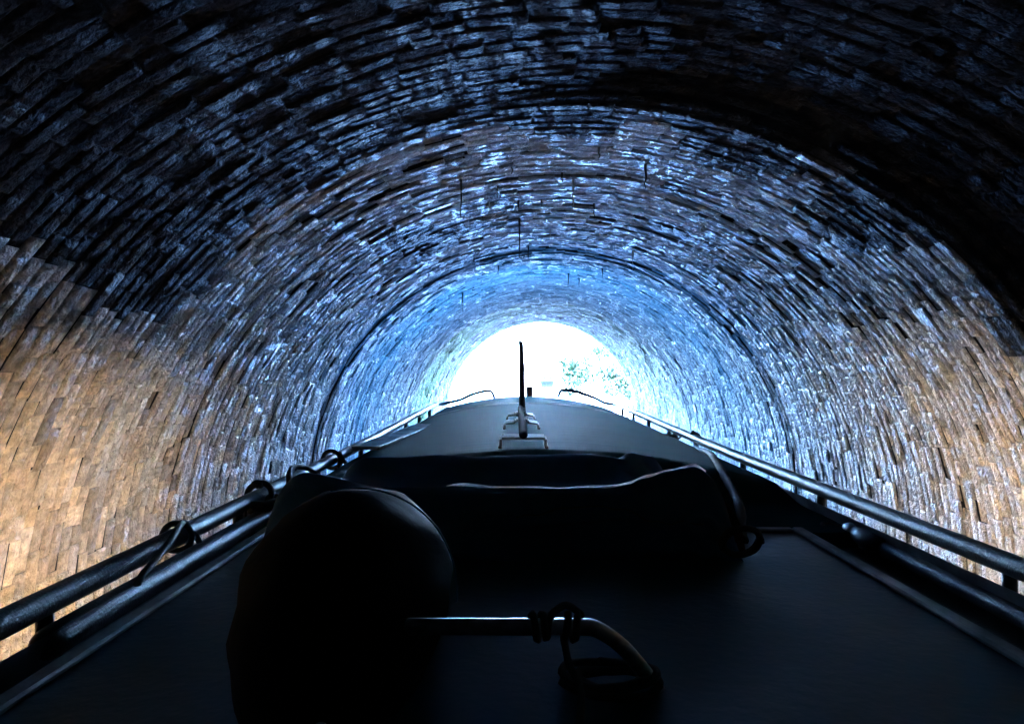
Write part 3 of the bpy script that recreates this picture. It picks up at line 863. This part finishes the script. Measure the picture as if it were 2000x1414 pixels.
for i in range(60):
    a = i / 59 * 2 * math.pi * 3; cc.append((XL + .035 + .03 * math.cos(a), 2.12 + .075 * math.sin(a), zr - .018 + .01 * math.sin(a * 1.3) + i * .0002))
mb.tube(cc, .009, 10, lobes=3, twist=60); boat_thing(mb, 'rope_coil', M_ROPE, (XL + .03, 2.12, H(.46)), 'small dark rope coil hanging at the left rail near the hood', 'rope')

def knot(c, label, sg):
    mb = MB(); q = []
    for i in range(70):
        a = i / 69 * 2 * math.pi * 2.96
        q.append((c[0] + .034 * math.sin(2 * a) + .006 * math.cos(5 * a), c[1] + .04 * math.cos(a * 1.5) , c[2] + .024 * math.sin(3 * a)))
    mb.tube(q, .012, 10, lobes=3, twist=60)
    mb.tube(smooth_path([(c[0], c[1], c[2]), (c[0] + sg * .03, c[1] - .02, c[2] + .004), (c[0] + sg * .06, c[1] - .01, c[2] + .02), (c[0] + sg * .075, c[1] - .0, c[2] + .04)], 5), .006, 8)
    mb.tube(smooth_path([(c[0], c[1], c[2]), (c[0], c[1] - .01, c[2] - .03), (c[0] - .003, c[1] - .01, c[2] - .052)], 4), .007, 8)
    boat_thing(mb, 'rope_knot', M_ROPE, (c[0], c[1], c[2] - .05), label, 'knot')
knot((XL + .035, 4.08, zr - .035), 'dark rope knot under the left hand rail', -1)
knot((XR - .06, 4.25, zr - .035), 'dark rope knot beside the right hand rail', 1)

p = [(XL + .068, 1.34, H(.39)), (XL + .058, 1.40, H(.378)), (XL + .045, 1.50, H(.362)), (XL + .02, 1.62, zr + .033)] + wrap((XL, 1.64, zr), 'y', .032, 1.0, .012, 1.2, 10) + [(XL + .035, 1.68, zr - .02), (XL + .05, 1.62, H(.425))]
rope(p, .0065, 'lashing_cord', M_ROPE_G, 'green cord lashing the thick pole to the left rail', 4, (XL, 1.6, H(.44)))
p = [(XR - .01, 3.95, zr + .034), (XR + .02, 3.93, zr + .012), (XR - .0, 3.9, zr - .03), (XR - .06, 3.6, H(.395)), (.80, 3.1, roof_z(.80) + .02), (.735, 2.75, roof_z(.735) + .02), (.68, 2.4, H(.36)), (.625, 2.1, H(.37)), (.59, 1.95, H(.385)), (.565, 1.87, H(.405)), (.55, 1.80, H(.418))]
rope(p, .0125, 'hood_tie', M_ROPE, 'dark tie line running from the right rail back to the folded hood', 6, (.57, 1.85, H(.43)))
cc = []
for i in range(46):
    a = i / 45 * 2 * math.pi * 2.0; cc.append((.488 + .040 * math.cos(a), 1.60 - .02 * math.sin(a) + i * .0004, H(.375) + .034 * math.sin(a)))
mb = MB(); mb.tube(cc, .0065, 10, lobes=3, twist=60); boat_thing(mb, 'rope_ring', M_ROPE, (.488, 1.60, H(.425)), 'looped dark cord hanging at the right end of the folded hood', 'rope')
mb = MB()
sp = smooth_path([(.44, 1.92, H(.29)), (.468, 1.85, H(.30)), (.488, 1.77, H(.325)), (.498, 1.70, H(.36)), (.498, 1.66, H(.41))], 6)
loft(mb, [[(q_.x - .016, q_.y, q_.z + .005), (q_.x + .016, q_.y + .004, q_.z + .003), (q_.x + .016, q_.y + .004, q_.z), (q_.x - .016, q_.y, q_.z + .001)] for q_ in sp], True, True)
boat_thing(mb, 'webbing_strap', M_STRAP, (.498, 1.66, H(.425)), 'faded red webbing strap at the right end of the folded hood', 'strap')
p = wrap((.018, yH, zt), 'x', .0145, 1.5, .012, .6) + [(.042, yH - .005, zt + .016), (.06, yH + .01, zt + .022), (.078, yH + .006, zt + .014)] + wrap((.075, yH, zt), 'x', .0145, 1.5, -.012, 1.0) + [(.06, yH - .03, zt - .03), (.072, yH - .06, H(.36)), (.065, yH - .09, H(.418))]
rope(p, .0042, 'handle_cord', M_ROPE_G, 'thin green cord knotted round the steel grab handle', 4, (.05, yH, H(.424)))

cc = []
for i in range(110):
    a = i / 109 * 2 * math.pi * 4.3; rr_ = .045 + .012 * math.sin(a * .37)
    cc.append((.125 + rr_ * math.cos(a) * 1.15, .975 + rr_ * .8 * math.sin(a), H(.418) + .004 + i * .00016 + .003 * math.sin(a * 2.1)))
mb = MB(); mb.tube(cc, .0052, 10, lobes=3, twist=80); boat_thing(mb, 'rope_hank', M_ROPE_G, (.125, .975, H(.425)), 'loose coil of thin rope on the stern panel right of the steel handle', 'rope')

for o in list(sc.objects):
    if '_base' in o.keys(): del o['_base']
